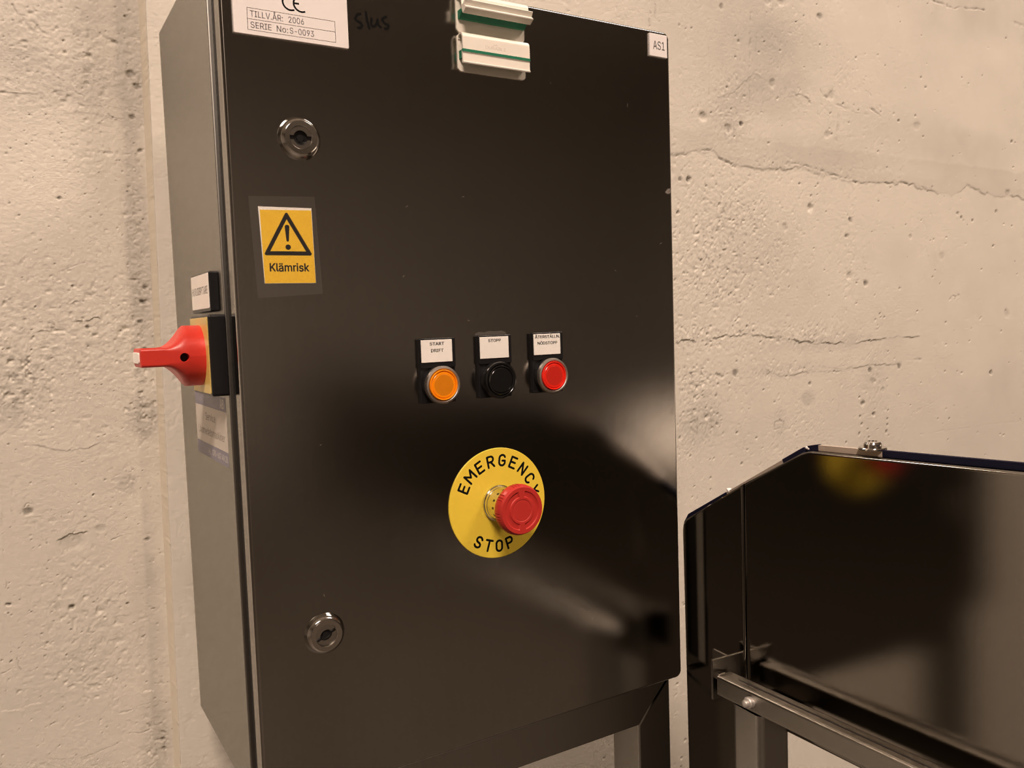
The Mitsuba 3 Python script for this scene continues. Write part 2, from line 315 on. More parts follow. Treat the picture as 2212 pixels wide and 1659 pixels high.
    ('r', 'pit'): [([(0.4972,0.4158)],8,3.4),([(0.545,0.4042)],8,2),([(0.5717,0.4136)],3.6,3),([(0.4703,0.3311)],5,3.4),([(0.455,0.3302)],4,1.6),([(0.7145,0.3028)],7,3.4),([(0.7544,0.4165)],7,1.6),([(0.7647,0.4745)],8,1.8),([(0.6329,0.4768)],7,2),([(0.7388,0.5871)],6,1.5),([(0.5356,0.5684)],4,1.4),([(0.6542,0.5942)],7,2),([(0.6261,0.5907)],7,2),([(1.2656,0.4455)],4,2),([(0.9803,0.4499)],9,1.2),([(1.2501,0.3512)],9,1.8),([(0.9315,0.4522)],3,2),([(0.4508,0.2853)],3,3),([(0.8442,0.1903)],6,2.4),([(0.8046,0.2011)],7,2),([(1.2014,0.027)],5,3.4),([(0.7093,0.0391)],3.5,2),([(0.8367,-0.0007)],5,2.4),([(0.8647,-0.0209)],4,2.8),([(1.2068,0.2562)],3,2),([(0.8073,0.2881)],5,1.4),([(0.7989,0.2642)],5,1.6),([(0.6564,0.273)],7,1.4),([(1.2563,0.1325)],10,1),([(0.7051,0.0135)],16,0.8),([(0.9319,0.0542)],6,1.6),([(1.0951,0.3097)],4,1.4),([(1.1079,0.3028)],4,1.6),([(1.1417,0.299)],4,1.4),([(1.2153,0.3173)],5,1.4),([(0.9596,0.2669)],5,1.2),([(1.0505,0.2359)],8,0.8),([(0.8302,-0.022)],2.6,1.6),([(0.8344,-0.0347)],2.6,1.6),([(0.8279,-0.0492)],3,1.6),([(0.901,-0.0183)],2,1.4),([(0.8992,-0.0322)],2.4,1.4),([(0.8991,-0.0421)],2.6,1.6),([(0.8978,-0.0532)],2.8,1.6),([(0.8542,0.0502)],6,1.4),([(0.8606,0.0319)],8,1),([(0.8868,0.0177)],5,1),([(0.578,0.1296)],2,2),([(0.5512,0.0641)],6,1.6)],
    ('r', 'rough'): [([(0.5362,0.3012)],70,60,0.8),([(0.5626,0.4617)],45,25,0.8),([(0.5483,0.4045)],25,25,1.2),([(0.5253,0.248)],120,60,0.9),([(0.5011,0.1777)],110,60,0.9),([(0.4838,0.1173)],60,14,1.6),([(0.6912,0.1147)],90,16,1.6),([(0.4728,0.0547)],28,28,1.5),([(0.4873,-0.0007)],40,35,1.4),([(0.8649,0.0344)],28,45,1.0),([(0.8069,0.2407)],14,90,0.8),([(0.6532,0.0606)],60,12,1.0),([(0.6885,0.4637)],40,18,0.9),([(0.7324,0.3605)],140,14,0.6)],
    ('r', 'stain'): [([(0.5254,0.5415)],110,120,0.22),([(0.6712,0.5321)],80,35,0.2),([(0.6203,0.4587)],70,30,0.25),([(0.6851,0.4853)],40,14,0.25),([(0.6049,0.5604)],100,70,0.16),([(0.9873,0.4326)],190,42,0.16),([(1.1353,0.4218)],160,30,0.14),([(0.7327,0.3858)],120,25,0.18),([(0.5355,0.4172)],40,25,0.15),([(1.2674,0.68)],220,50,0.2),([(1.0828,0.6393)],120,40,0.14),([(0.4873,-0.0007)],38,35,0.28),([(0.5922,0.2422)],90,60,0.1),([(0.7491,0.0996)],110,12,0.22),([(0.6717,0.062)],80,12,0.16),([(1.0068,0.2069)],120,60,0.08),([(1.2268,0.0145)],40,45,0.12),([(0.8649,0.0262)],30,45,0.1),([(0.6427,-0.0198)],14,20,0.25),([(1.1537,0.165)],40,30,0.1)],
}


# ------------------------------------------------------------------ the wall behind, as a fine height field
def poly_dist(px, pz, pts):
    """(distance, height above the polyline) of the points."""
    best, above = np.full(px.shape, 9.0), np.zeros(px.shape)
    for (x0, z0), (x1, z1) in zip(pts[:-1], pts[1:]):
        dx, dz = x1 - x0, z1 - z0
        l2 = dx * dx + dz * dz + 1e-12
        t = np.clip(((px - x0) * dx + (pz - z0) * dz) / l2, 0, 1)
        ex, ez = px - x0 - t * dx, pz - z0 - t * dz
        d = np.hypot(ex, ez)
        near = d < best
        best, above = np.where(near, d, best), np.where(near, ez, above)
    return best, above


def fnoise(x, z, f, seed=0, octv=3):
    p = np.stack([x * f, z * f, np.full_like(x, 0.37)], -1)
    return meshkit.fbm(p, octv, seed) if octv > 1 else meshkit.noise(p, seed)


def wall_field(X, Z, side):
    """height towards the room (m) and colour over the grid X, Z."""
    k = 0.62 if side == 'l' else 1.0
    xs, zs = X[0], Z[:, 0]
    H = np.zeros(X.shape)
    D = np.zeros(X.shape)                                   # share of the dark tone: pits, cracks, ledges, skim coat
    F = lambda kind: FEATURES.get((side, kind), [])
    wob = (fnoise(X, Z, 220, 5, 2) - 0.5) * 0.003           # ragged outlines
    wob2 = (fnoise(X, Z, 260, 9, 2) - 0.5) * 0.003
    XX, ZZ = X + wob, Z + wob2

    def window(x0, x1, z0, z1):
        return slice(*np.searchsorted(zs, (z0, z1))), slice(*np.searchsorted(xs, (x0, x1)))

    # undulation of the formwork, then the rough paint
    H += (fnoise(X, Z, 7, 1, 3) - 0.5) * 0.006
    R = 0.25 + 0.35 * np.clip((fnoise(X, Z, 14, 2, 3) - 0.42) * 5, 0, 1)
    for pts, rx, rz, a in F('rough'):
        (x, z), = pts
        rx, rz = rx * 1e-3, rz * 1e-3
        w = window(x - 2.2 * rx, x + 2.2 * rx, z - 2.2 * rz, z + 2.2 * rz)
        q = ((XX[w] - x) / rx) ** 2 + ((ZZ[w] - z) / rz) ** 2
        R[w] += a * np.exp(-q * 0.9)
    if side == 'r':
        R *= np.clip(1.15 - 0.9 * np.clip((X - 0.75) / 0.5, 0, 1), 0.25, 2)
    grain = (fnoise(X, Z, 240, 11, 2) - 0.5) * 0.0011 + (fnoise(X, Z, 520, 13, 1) - 0.5) * 0.0004
    crumbs = np.clip(fnoise(X, Z, 190, 17, 2) - 0.60, 0, 1) * 0.006
    H += 0.72 * R * (grain - crumbs)
    D += np.clip(R - 0.9, 0, 2) * np.clip(fnoise(X, Z, 230, 19, 2) - 0.57, 0, 1) * 1.8
    # the thin skim coat, its lower edge broken off
    bands = F('band')
    if bands:
        up, lo = (np.array(b[0]) for b in bands)
        zu, zl = np.interp(xs, up[:, 0], up[:, 1]), np.interp(xs, lo[:, 0], lo[:, 1])
        jag = (fnoise(X, Z * 0.3, 26, 71, 4) - 0.5) * 0.026 + (fnoise(X, Z, 90, 73, 3) - 0.5) * 0.010
        here = np.clip((X - 0.27) / 0.02, 0, 1)
        low = np.clip((ZZ - zl + jag) / 0.0022 + 0.5, 0, 1)
        keep = np.clip((fnoise(X, Z * 0.5, 18, 75, 3) - 0.30) * 4, 0.1, 1)
        H += here * keep * low * np.clip((zu - ZZ) / 0.030, 0, 1) * 0.0013
        D += here * low * np.clip((zu - ZZ + jag * 0.4) / 0.005 + 0.5, 0, 1) * 0.13
    for pts, h, l in F('ledge'):
        h, l = h * 1e-3 * (0.5 if side == 'l' else 0.45), l * 1e-3 * (0.8 if side == 'l' else 1)
        p = np.array(pts)
        w = window(p[:, 0].min() - 0.004, p[:, 0].max() + 0.004, p[:, 1].min() - 3 * l, p[:, 1].max() + 4 * l)
        if X[w].size:
            jz = (fnoise(X[w], Z[w] * 0.4, 55, 63, 4) - 0.5) * (0.013 if side == 'r' else 0.006)
            d, ab = poly_dist(XX[w], ZZ[w] + jz, pts)
            ends = np.clip(np.minimum(X[w] - p[:, 0].min(), p[:, 0].max() - X[w]) / 0.006 + 0.3, 0, 1)
            H[w] += ends * h * np.clip((fnoise(X[w], Z[w] * 0.6, 45, 65, 3) - 0.34) * 3.5, 0.05, 1.4) * (np.where(ab > 0, np.exp(-ab / l), 0) - 0.6 * np.where(ab <= 0, np.exp(ab / l * 1.5), 0))
            D[w] += ends * np.exp(-(d / 0.0010) ** 2) * 0.55 * np.clip(fnoise(X[w], Z[w], 90, 61, 3) - 0.47, 0, 1) * 2.4
    for pts, wd, dp in F('crack'):
        wd, dp = wd * 1e-3 * k, dp * 1e-3 * k
        p = np.array(pts)
        w = window(p[:, 0].min() - 0.02, p[:, 0].max() + 0.02, p[:, 1].min() - 0.02, p[:, 1].max() + 0.02)
        if X[w].size:
            d, ab = poly_dist(XX[w] + (fnoise(X[w], Z[w], 130, 67, 3) - 0.5) * 0.005 * k, ZZ[w] + (fnoise(X[w], Z[w], 100, 69, 3) - 0.5) * 0.007 * k, pts)
            vary = np.clip((fnoise(X[w], Z[w], 110, 23, 3) - 0.36) * 3.2, 0.0, 1.3)
            g = np.exp(-(2 * d / (wd * (0.45 + 0.55 * vary))) ** 2) * vary
            H[w] -= 0.7 * dp * g
            D[w] += np.clip(g, 0, 1) * (0.45 if side == 'l' else 0.34) * min(1, dp / 0.0015)
    for pts, r, dp in F('pit'):
        (x, z), = pts
        r, dp = r * 1e-3 * k, dp * 1e-3 * k
        w = window(x - 3 * r, x + 3 * r, z - 3 * r, z + 3 * r)
        if X[w].size:
            q = np.hypot(XX[w] - x + (fnoise(X[w], Z[w], 0.35 / r, 81, 3) - 0.5) * 1.5 * r, (ZZ[w] - z) * 1.15 + (fnoise(X[w], Z[w], 0.35 / r, 83, 3) - 0.5) * 1.5 * r) / r
            g = 1 / (1 + np.exp((q - 0.8) * 7))
            H[w] -= dp * g
            D[w] += g * (0.62 if r < 0.0062 and dp > 0.0012 else 0.18) * (0.5 + fnoise(X[w], Z[w], 200, 29, 2))
    # pinholes in the paint
    rng = np.random.default_rng(7 if side == 'l' else 8)
    fx, fz = (xs[0] + 0.0, xs[-1]), (-0.5, 0.75)
    if side == 'l':
        fx, n = (-0.60, -0.20), 1900
    else:
        fx, n = (0.28, 1.35), 650
    for _ in range(n):
        u = rng.random() ** (1.0 if side == 'l' else 1.7)
        x, z = fx[0] + u * (fx[1] - fx[0]), rng.uniform(*fz)
        r = rng.uniform(0.35, 0.95) * (0.00085 if side == 'l' else 0.0018)
        w = window(x - 4 * r, x + 4 * r, z - 4 * r, z + 4 * r)
        if X[w].size:
            g = np.exp(-(((X[w] - x) / r) ** 2 + ((Z[w] - z) / r / rng.uniform(.6, 1)) ** 2) * 0.8)
            H[w] -= g * r * 1.3
            D[w] += g * rng.uniform(0.0, 0.75)
    S = 0.22 * np.clip(fnoise(X, Z, 9, 85, 4) - 0.47, 0, 1) * 2 + 0.12 * np.clip(fnoise(X, Z, 34, 87, 4) - 0.5, 0, 1) * 2
    if side == 'r':
        S = S + 0.10 * np.clip((Z - 0.30) / 0.3, 0, 1)
    blot = fnoise(X, Z, 30, 31, 3)
    for pts, rx, rz, a in F('stain'):
        (x, z), = pts
        rx, rz = rx * 1e-3, rz * 1e-3
        w = window(x - 2.5 * rx, x + 2.5 * rx, z - 2.5 * rz, z + 2.5 * rz)
        q = ((XX[w] - x) / rx) ** 2 + ((ZZ[w] - z) / rz) ** 2
        S[w] += 1.35 * a * np.exp(-q * q * 0.7) * (0.35 + 1.2 * blot[w])
    if side == 'l':                                         # a greyer, mottled strip along the corner
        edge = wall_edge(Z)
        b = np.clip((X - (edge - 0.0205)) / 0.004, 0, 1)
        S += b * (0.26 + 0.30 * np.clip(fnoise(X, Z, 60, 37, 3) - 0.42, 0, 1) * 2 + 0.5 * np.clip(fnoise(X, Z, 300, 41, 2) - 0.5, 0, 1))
    base = np.array([0.680, 0.650, 0.580])
    grey = np.array([0.44, 0.42, 0.38])
    dark = np.array([0.090, 0.078, 0.062])
    tone = (0.97 + 0.07 * (fnoise(X, Z, 5, 43, 3) - 0.5))[..., None]
    C = base * tone
    S, D = np.clip(S, 0, 0.9)[..., None], np.clip(D, 0, 0.85)[..., None]
    C = C * (1 - S) + grey * S
    C = C * (1 - D) + dark * D
    return H, C


def grid_mesh(X, Y, Z):
    nz, nx = X.shape
    i = np.arange(nz * nx).reshape(nz, nx)
    a, b, c, d = i[:-1, :-1].ravel(), i[:-1, 1:].ravel(), i[1:, 1:].ravel(), i[1:, :-1].ravel()
    return tm(np.stack([X.ravel(), Y.ravel(), Z.ravel()], 1), np.vstack([np.stack([a, b, c], 1), np.stack([a, c, d], 1)]))


WALL_Y, REC_Y = 0.270, 0.312


def wall_edge(z):
    """x of the corner where the wall steps forward by 42 mm."""
    return -0.2095 + (z - 0.0) * 0.0165


def coords(fine0, fine1, step0, step1, out0, out1):
    xs, x = [], fine0
    while x < fine1:
        xs.append(x)
        x += step0 + (step1 - step0) * (x - fine0) / (fine1 - fine0)
    lo = [v for v in np.linspace(out0, fine0, 12)[:-1]] if out0 < fine0 else []
    hi = [v for v in np.linspace(fine1, out1, 12)] if out1 > fine1 else [fine1]
    return np.array(lo + xs + hi)


zs = coords(-0.52, 0.76, 0.0013, 0.0013, FLOOR_Z, CEIL_Z)
xs = np.concatenate([np.linspace(0, 0.028, 24), np.linspace(0.05, 0.44, 12), coords(0.0, 1.12, 0.0011, 0.0022, 0, 0)[:-1] + 0.47, np.linspace(1.60, 6.4, 30)])
Z, U = np.meshgrid(zs, xs, indexing='ij')
Xw = wall_edge(Z) * np.clip(1 - (U / 0.44), 0, 1) + U + (-0.20) * np.clip(U / 0.44, 0, 1)
H, C = wall_field(np.tile(Xw.mean(0), (len(zs), 1)), Z, 'r')
Yw = WALL_Y - H
# the step: a ragged arris and a return face back to the recessed stretch
ret = [1.0, 0.8, 0.6, 0.4, 0.2, 0.07]
rag = (fnoise(Z[:, :1], Z[:, :1], 160, 3, 3) - 0.5) * 0.0022 * np.clip(np.random.default_rng(4).random((len(zs), 1)) * 1.5, 0, 1)
E0 = wall_edge(Z[:, :1])
Xr = np.hstack([E0 + rag * (1 - t) * 1.0 + 0.0004 * math.sin(9 * t) for t in ret])
Yr = np.hstack([np.full((len(zs), 1), WALL_Y + 0.0015 + (REC_Y + 0.004 - WALL_Y) * t) for t in ret])
Zr = np.tile(Z[:, :1], (1, len(ret)))
Cr = np.tile(np.array([0.60, 0.555, 0.465]), (len(zs), len(ret), 1)) * (0.94 + 0.12 * fnoise(Zr + Yr, Zr, 70, 47, 3))[..., None]
dots = np.clip((fnoise(Z[:, :1], Z[:, :1] * 0, 420, 51, 1) - 0.80) * 9, 0, 1)
Cr[:, -1] *= 1 - 0.75 * dots
C[:, 0] *= 1 - 0.75 * dots
Yw[:, 0] += dots[:, 0] * 0.0012
wm = grid_mesh(np.hstack([Xr, Xw]), np.hstack([Yr, Yw]), np.hstack([Zr, Z]))
struct('wall_back', wm, 'painted_concrete', smooth=True, color=np.concatenate([Cr, C], 1).reshape(-1, 3), label='rough beige painted concrete wall behind the cabinet with cracks, pits and a skim coat band')
zs = coords(-0.40, 0.56, 0.00075, 0.00075, FLOOR_Z, CEIL_Z)
xs = np.concatenate([np.linspace(-6.5, -0.64, 24), np.arange(-0.62, -0.386, 0.0017), coords(-0.385, -0.185, 0.0007, 0.0007, -0.385, -0.185)])
X, Z = np.meshgrid(xs, zs)
H, C = wall_field(X, Z, 'l')
wl = grid_mesh(X, REC_Y - H, Z)
obj('recessed_stretch', wl, 'painted_concrete', 'wall_back', smooth=True, color=C.reshape(-1, 3), label='recessed stretch of pitted concrete left of the corner, greyer along its edge')
# the rest of the room
struct('floor', bx(-6.5, 6.2, -7.2, 0.34, FLOOR_Z - 0.05, FLOOR_Z), 'floor_concrete')
struct('ceiling', bx(-6.5, 6.2, -7.2, 0.34, CEIL_Z, CEIL_Z + 0.05), 'ceiling_paint')
struct('wall_left', bx(-6.55, -6.5, -7.2, 0.34, FLOOR_Z, CEIL_Z), 'room_concrete')
struct('wall_right', bx(6.2, 6.25, -7.2, 0.34, FLOOR_Z, CEIL_Z), 'room_concrete')
struct('wall_front', bx(-6.5, 6.2, -7.25, -7.2, FLOOR_Z, CEIL_Z), 'room_concrete')


def lamp(centre, target, length, width, power, label):
    k = thing('ceiling_lamp', label, 'lamp')
    c, n_ = np.array(centre), np.array(target) - np.array(centre)
    n_ = n_ / np.linalg.norm(n_)
    u = np.cross(n_, [0, 0, 1]); u /= np.linalg.norm(u)
    w_ = np.cross(u, n_)
    def at(m):
        v = np.asarray(m.vertices)
        return tm(c + np.outer(v[:, 0], u) + np.outer(v[:, 1], w_) - np.outer(v[:, 2], n_), m.faces)
    obj('housing', at(rplate(length + .04, width + .04, 0.01, 0.05, 0.004, h0=0.002)), 'lamp_white', k)
    top = c - 0.05 * n_
    obj('hanger', bx(top[0] - .01, top[0] + .01, top[1] - .01, top[1] + .01, top[2] - .02, CEIL_Z), 'lamp_white', k)
    q = k + '__diffuser'
    v = [c + a * length / 2 * u + b * width / 2 * w_ for a, b in ((-1, -1), (1, -1), (1, 1), (-1, 1))]
    f = np.array([[0, 1, 2], [0, 2, 3]])
    if np.cross(v[1] - v[0], v[2] - v[0]) @ n_ < 0:
        f = f[:, ::-1]
    scene[q] = mikit.ply((np.array(v), f), 'lamp_white')
    scene[q]['emitter'] = {'type': 'area', 'radiance': rgb(*(WARM * power))}


lamp(*LAMPS[0], 'tilted ceiling lamp in front of the cabinet on its left')
lamp(*LAMPS[1], 'tilted ceiling lamp in front of the cabinet on its right')
lamp(*LAMPS[2], 'unseen lamp added by the far wall to brighten the door reflection')


# ------------------------------------------------------------------ the cabinet
cab = thing('electrical_cabinet', 'brushed stainless steel wall cabinet with two chrome locks on its dark reflecting door', 'cabinet')
XL, XR, ZB, ZT = -0.1995, 0.1951, -0.1948, 0.4012
BX0, BX1, BZ0, BZ1 = -0.2005, 0.1962, -0.2030, 0.4125
W_, H_, CX, CZ = XR - XL, ZT - ZB, (XL + XR) / 2, (ZT + ZB) / 2
# h is measured from y = 0.2186 (the back) towards the viewer
obj('body', on_door(rplate(BX1 - BX0, BZ1 - BZ0, 0.004, 0.2186 - 0.031, 0.0015), (BX0 + BX1) / 2, (BZ0 + BZ1) / 2, 0.2186), 'steel_side', cab, 30)
obj('gasket', on_door(rplate(W_ - 0.005, H_ - 0.005, 0.004, 0.0180, 0.001), CX, CZ, 0.0310), 'black_rubber', cab, 30, label='black rubber gasket between door and body')
door = obj('door', on_door(rplate(W_, H_, 0.0065, 0.0125, 0.0028, 8, 8), CX, CZ, 0.0125), 'steel_door', cab, 30, label='dark reflecting brushed steel door')


def s_curve(x, z, w, h):
    return [(x + w, z + h * .88), (x + w * .6, z + h), (x + w * .15, z + h * .78), (x + w * .3, z + h * .55), (x + w * .85, z + h * .38), (x + w * .8, z + h * .08), (x + w * .35, z), (x, z + h * .12)]


hand = [[(-.1000, .3712), (-.1022, .3706), (-.1041, .3672), (-.1030, .3660), (-.1000, .3648), (-.0989, .3632), (-.1003, .3612), (-.1022, .3610)],
        [(-.0957, .3730), (-.0950, .3675), (-.0934, .3620)],
        [(-.0915, .3690), (-.0920, .3655), (-.0910, .3637), (-.0892, .3640), (-.0877, .3660), (-.0868, .3692)], [(-.0868, .3692), (-.0866, .3655), (-.0845, .3642)],
        [(-.0800, .3722), (-.0822, .3710), (-.0832, .3694), (-.0815, .3675), (-.0782, .3662), (-.0788, .3642), (-.0812, .3636)]]
obj('handwriting', on_door(strokes(hand, 0.0019, 0.00008, 0.00002)), 'black_ink', door, label='black marker handwriting')
# short scuffs and scratches in the steel
rng = np.random.default_rng(3)
sc = []
for x, z, l, a in [(.1905, .262, .006, 20), (.1885, .2605, .005, 60), (.1890, .2595, .005, 80), (.189, .060, .006, 50), (.190, .0575, .004, 55), (.180, .213, .003, 30), (.145, .332, .003, 80)] + [(rng.uniform(-.18, .19), rng.uniform(-.18, .38), rng.uniform(.0006, .002), rng.uniform(0, 180)) for _ in range(12)]:
    c, s = math.cos(math.radians(a)) * l / 2, math.sin(math.radians(a)) * l / 2
    sc.append([(x - c, z - s), (x + c, z + s)])
plastic('scratch_grey', (0.16, 0.145, 0.13), 0.4)
labels[obj('scratches', on_door(strokes(sc, 0.00035, 0.00003, 0.00001)), 'scratch_grey', door, label='small bright scratches')]['kind'] = 'stuff'

tape = [[(.1868, .2592), (.1893, .2606)], [(.1876, .2584), (.1905, .2618)], [(.1890, .2580), (.1921, .2622)], [(.1908, .2578), (.1926, .2606)], [(.1878, .2590), (.1922, .2590)]]
labels[obj('tape_remnant', on_door(strokes(tape, 0.0009, 0.00006, 0.00001)), 'faded_ink', door, label='whitish torn tape remnant')]['kind'] = 'stuff'
plastic('glue_grey', (0.075, 0.068, 0.060), 0.7, 0.3)
glue = Polygon([(-.0158, .1366), (-.0150, .1382), (-.0120, .1392), (-.0070, .1387), (-.0030, .1396), (.0040, .1393), (.0090, .1396), (.0125, .1385), (.0138, .1366)])
obj('glue_residue', on_door(ext(glue, 0.00006, 0.00001)), 'glue_grey', door, label='grey glue residue above the middle label holder')


def lock(x, z, turn, closed):
    prof = [(0.0152, 0.0), (0.0152, 0.0005), (0.0148, 0.0014), (0.0142, 0.0029), (0.0134, 0.0042), (0.0124, 0.0052), (0.0114, 0.0057), (0.0082, 0.0056), (0.0079, 0.0052), (0.0079, 0.0012), (0.0, 0.0012)]
    k = obj('lock', on_door(lathe(prof, 72), x, z), 'chrome', cab, 22, label='chrome lock with double slot key hole')
    hole = Point(0, 0).buffer(0.0050 - closed * 0.0010, quad_segs=12).union(affinity.rotate(sbox(-0.0076, -0.0014, 0.0076, 0.0014), turn, origin=(0, 0)))
    if closed:
        hole = affinity.rotate(affinity.scale(Point(0, 0).buffer(0.0046, quad_segs=12), 1.0, 0.78), turn, origin=(0, 0)).union(affinity.rotate(sbox(-0.0076, -0.0012, 0.0076, 0.0012), turn, origin=(0, 0)))
    obj('insert', on_door(ext(Point(0, 0).buffer(0.00785, quad_segs=16).difference(hole), 0.0026, 0.0013), x, z), 'dull_chrome', k)
    obj('key_pin_and_shade', on_door(lathe([(0.0078, 0.0013), (0.0078, 0.0015), (0.0026, 0.0017), (0.0024, 0.0030), (0.0, 0.0031)], 24), x, z), 'black_plastic', k, 30, label='black pin on a dark disc painted for the keyhole shade')  # the wide base disc is black to stand for shade inside the keyhole


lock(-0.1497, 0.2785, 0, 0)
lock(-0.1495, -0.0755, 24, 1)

# ------------------------------------------------------------------ the stand under the cabinet
st = thing('cabinet_stand', 'dark square tube steel stand carrying the cabinet, with mitred corner', 'stand')
FY = 0.025
q = 0.040


def mitred(pts, y0, y1):
    """an upright frame member: its outline in (x, z) extruded from y0 back to y1."""
    return on_door(pplate(pts, y1 - y0, 0.002), 0, 0, y1)


zt = BZ0 - 0.001
obj('beam', mitred([(-0.2045, zt), (-0.2045 + q, zt - q), (0.2015 - q, zt - q), (0.2015, zt)], FY, FY + q), 'steel_satin', st, 30)
obj('leg', mitred([(0.2015, zt - .0003), (0.2015 - q + .0003, zt - q), (0.2015 - q, FLOOR_Z + 0.008), (0.2015, FLOOR_Z + 0.008)], FY, FY + q), 'steel_satin', st, 30)
obj('leg', mitred([(-0.2045, zt - .0003), (-0.2045, FLOOR_Z + 0.008), (-0.2045 + q, FLOOR_Z + 0.008), (-0.2045 + q - .0003, zt - q)], FY, FY + q), 'steel_satin', st, 30)
for x in (0.2015 - q / 2, -0.2045 + q / 2):
    obj('foot', bx(x - .03, x + .03, FY - .01, FY + q + .01, FLOOR_Z, FLOOR_Z + 0.008), 'steel_satin', st)

# ------------------------------------------------------------------ name plate, tag, warning sign
n = thing('name_plate', 'white type plate with CE mark and TILLV.ÅR 2006, top left of the door', 'name plate')
obj('plate', on_door(rplate(0.0803, 0.0520, 0.0008, 0.0022, 0.0003), -0.15065, 0.3705, 0), 'white_plate', n, 30)
h = 0.00225
fr = unary_union([LineString(l).buffer(0.00016, cap_style='square') for l in ([(-.1815, .3620), (-.1203, .3620), (-.1203, .3476), (-.1815, .3476), (-.1815, .3620)], [(-.1815, .3548), (-.1203, .3548)])])
obj('table_lines', on_door(ext(fr, 0.00006, h)), 'grey_ink', n)
rows = [('TILLV.ÅR:', -.1796, .3564, .0222), ('2006', -.1535, .3564, .0108), ('SERIE', -.1796, .3491, .0140), ('No:', -.1620, .3491, .0078), ('S-0093', -.1530, .3491, .0170)]
for s, a, b, w in rows:
    obj('lettering', on_door(moved(text(s, 0.0040, h, 0.00006, align='l', width=w), a, b)), 'grey_ink', n)
ce = [arc(-.1516, .3700, .0054, 62, 298, 20, .0052), arc(-.1440, .3700, .0054, 62, 298, 20, .0052), [(-.1492, .3700), (-.1456, .3700)]]
ce = unary_union([LineString(l).buffer(0.00058, cap_style='flat') for l in ce])
obj('ce_mark', on_door(ext(ce, 0.00006, h)), 'black_ink', n, label='printed CE mark')

n = thing('engraved_tag', 'small square white tag engraved AS1 in the top right corner of the door', 'tag')
obj('plate', on_door(rplate(0.0203, 0.0198, 0.0004, 0.0018, 0.0003), 0.1805, 0.3874, 0), 'white_plate', n, 30)
obj('lettering', on_door(moved(text('AS1', 0.0072, 0.00185, 0.00006, width=0.0132), 0.1808, 0.3837)), 'grey_ink', n)

n = thing('warning_sign', 'laminated yellow Klämrisk warning sign with black triangle, stuck on the left of the door', 'sign')
lam = np.array([(-.1871, .2373), (-.1843, .1682), (-.1383, .1707), (-.1408, .2390)])
pap = np.array([(-.1808, .2307), (-.1790, .1782), (-.1428, .1784), (-.1434, .2309)])
yel = np.array([(-.1797, .2284), (-.1788, .1783), (-.1429, .1785), (-.1437, .2293)])
obj('paper', on_door(ext(Polygon(pap), 0.00012, 0.00002)), 'white_paper', n, label='white paper margin')
obj('print', on_door(ext(Polygon(yel), 0.00004, 0.00016)), 'yellow_print', n, label='yellow printed field')
tri = Polygon([(-.1615, .2259), (-.1768, .1986), (-.1460, .1988)])
tri = tri.buffer(0.0011, quad_segs=5).difference(Polygon([(-.1615, .2226), (-.1741, .2003), (-.1488, .2005)]))
ex = Polygon([(-.1631, .2172), (-.1628, .2183), (-.1615, .2188), (-.1602, .2183), (-.1599, .2172), (-.1607, .2076), (-.1615, .2070), (-.1623, .2076)])
obj('pictogram', on_door(ext(unary_union([tri, ex, Point(-.1614, .2033).buffer(.00185)]), 0.00004, 0.00021)), 'black_ink', n, label='black triangle with exclamation mark')
obj('lettering', on_door(moved(text('Klämrisk', 0.0054, 0.00021, 0.00004, width=0.0278, bold=True), -.1611, .1866, 0, 0.004)), 'black_ink', n)
obj('laminate', on_door(tm([(x, z, .0006) for x, z in lam], [(0, 1, 2), (0, 2, 3)])), 'laminate', n, label='clear laminate pouch')

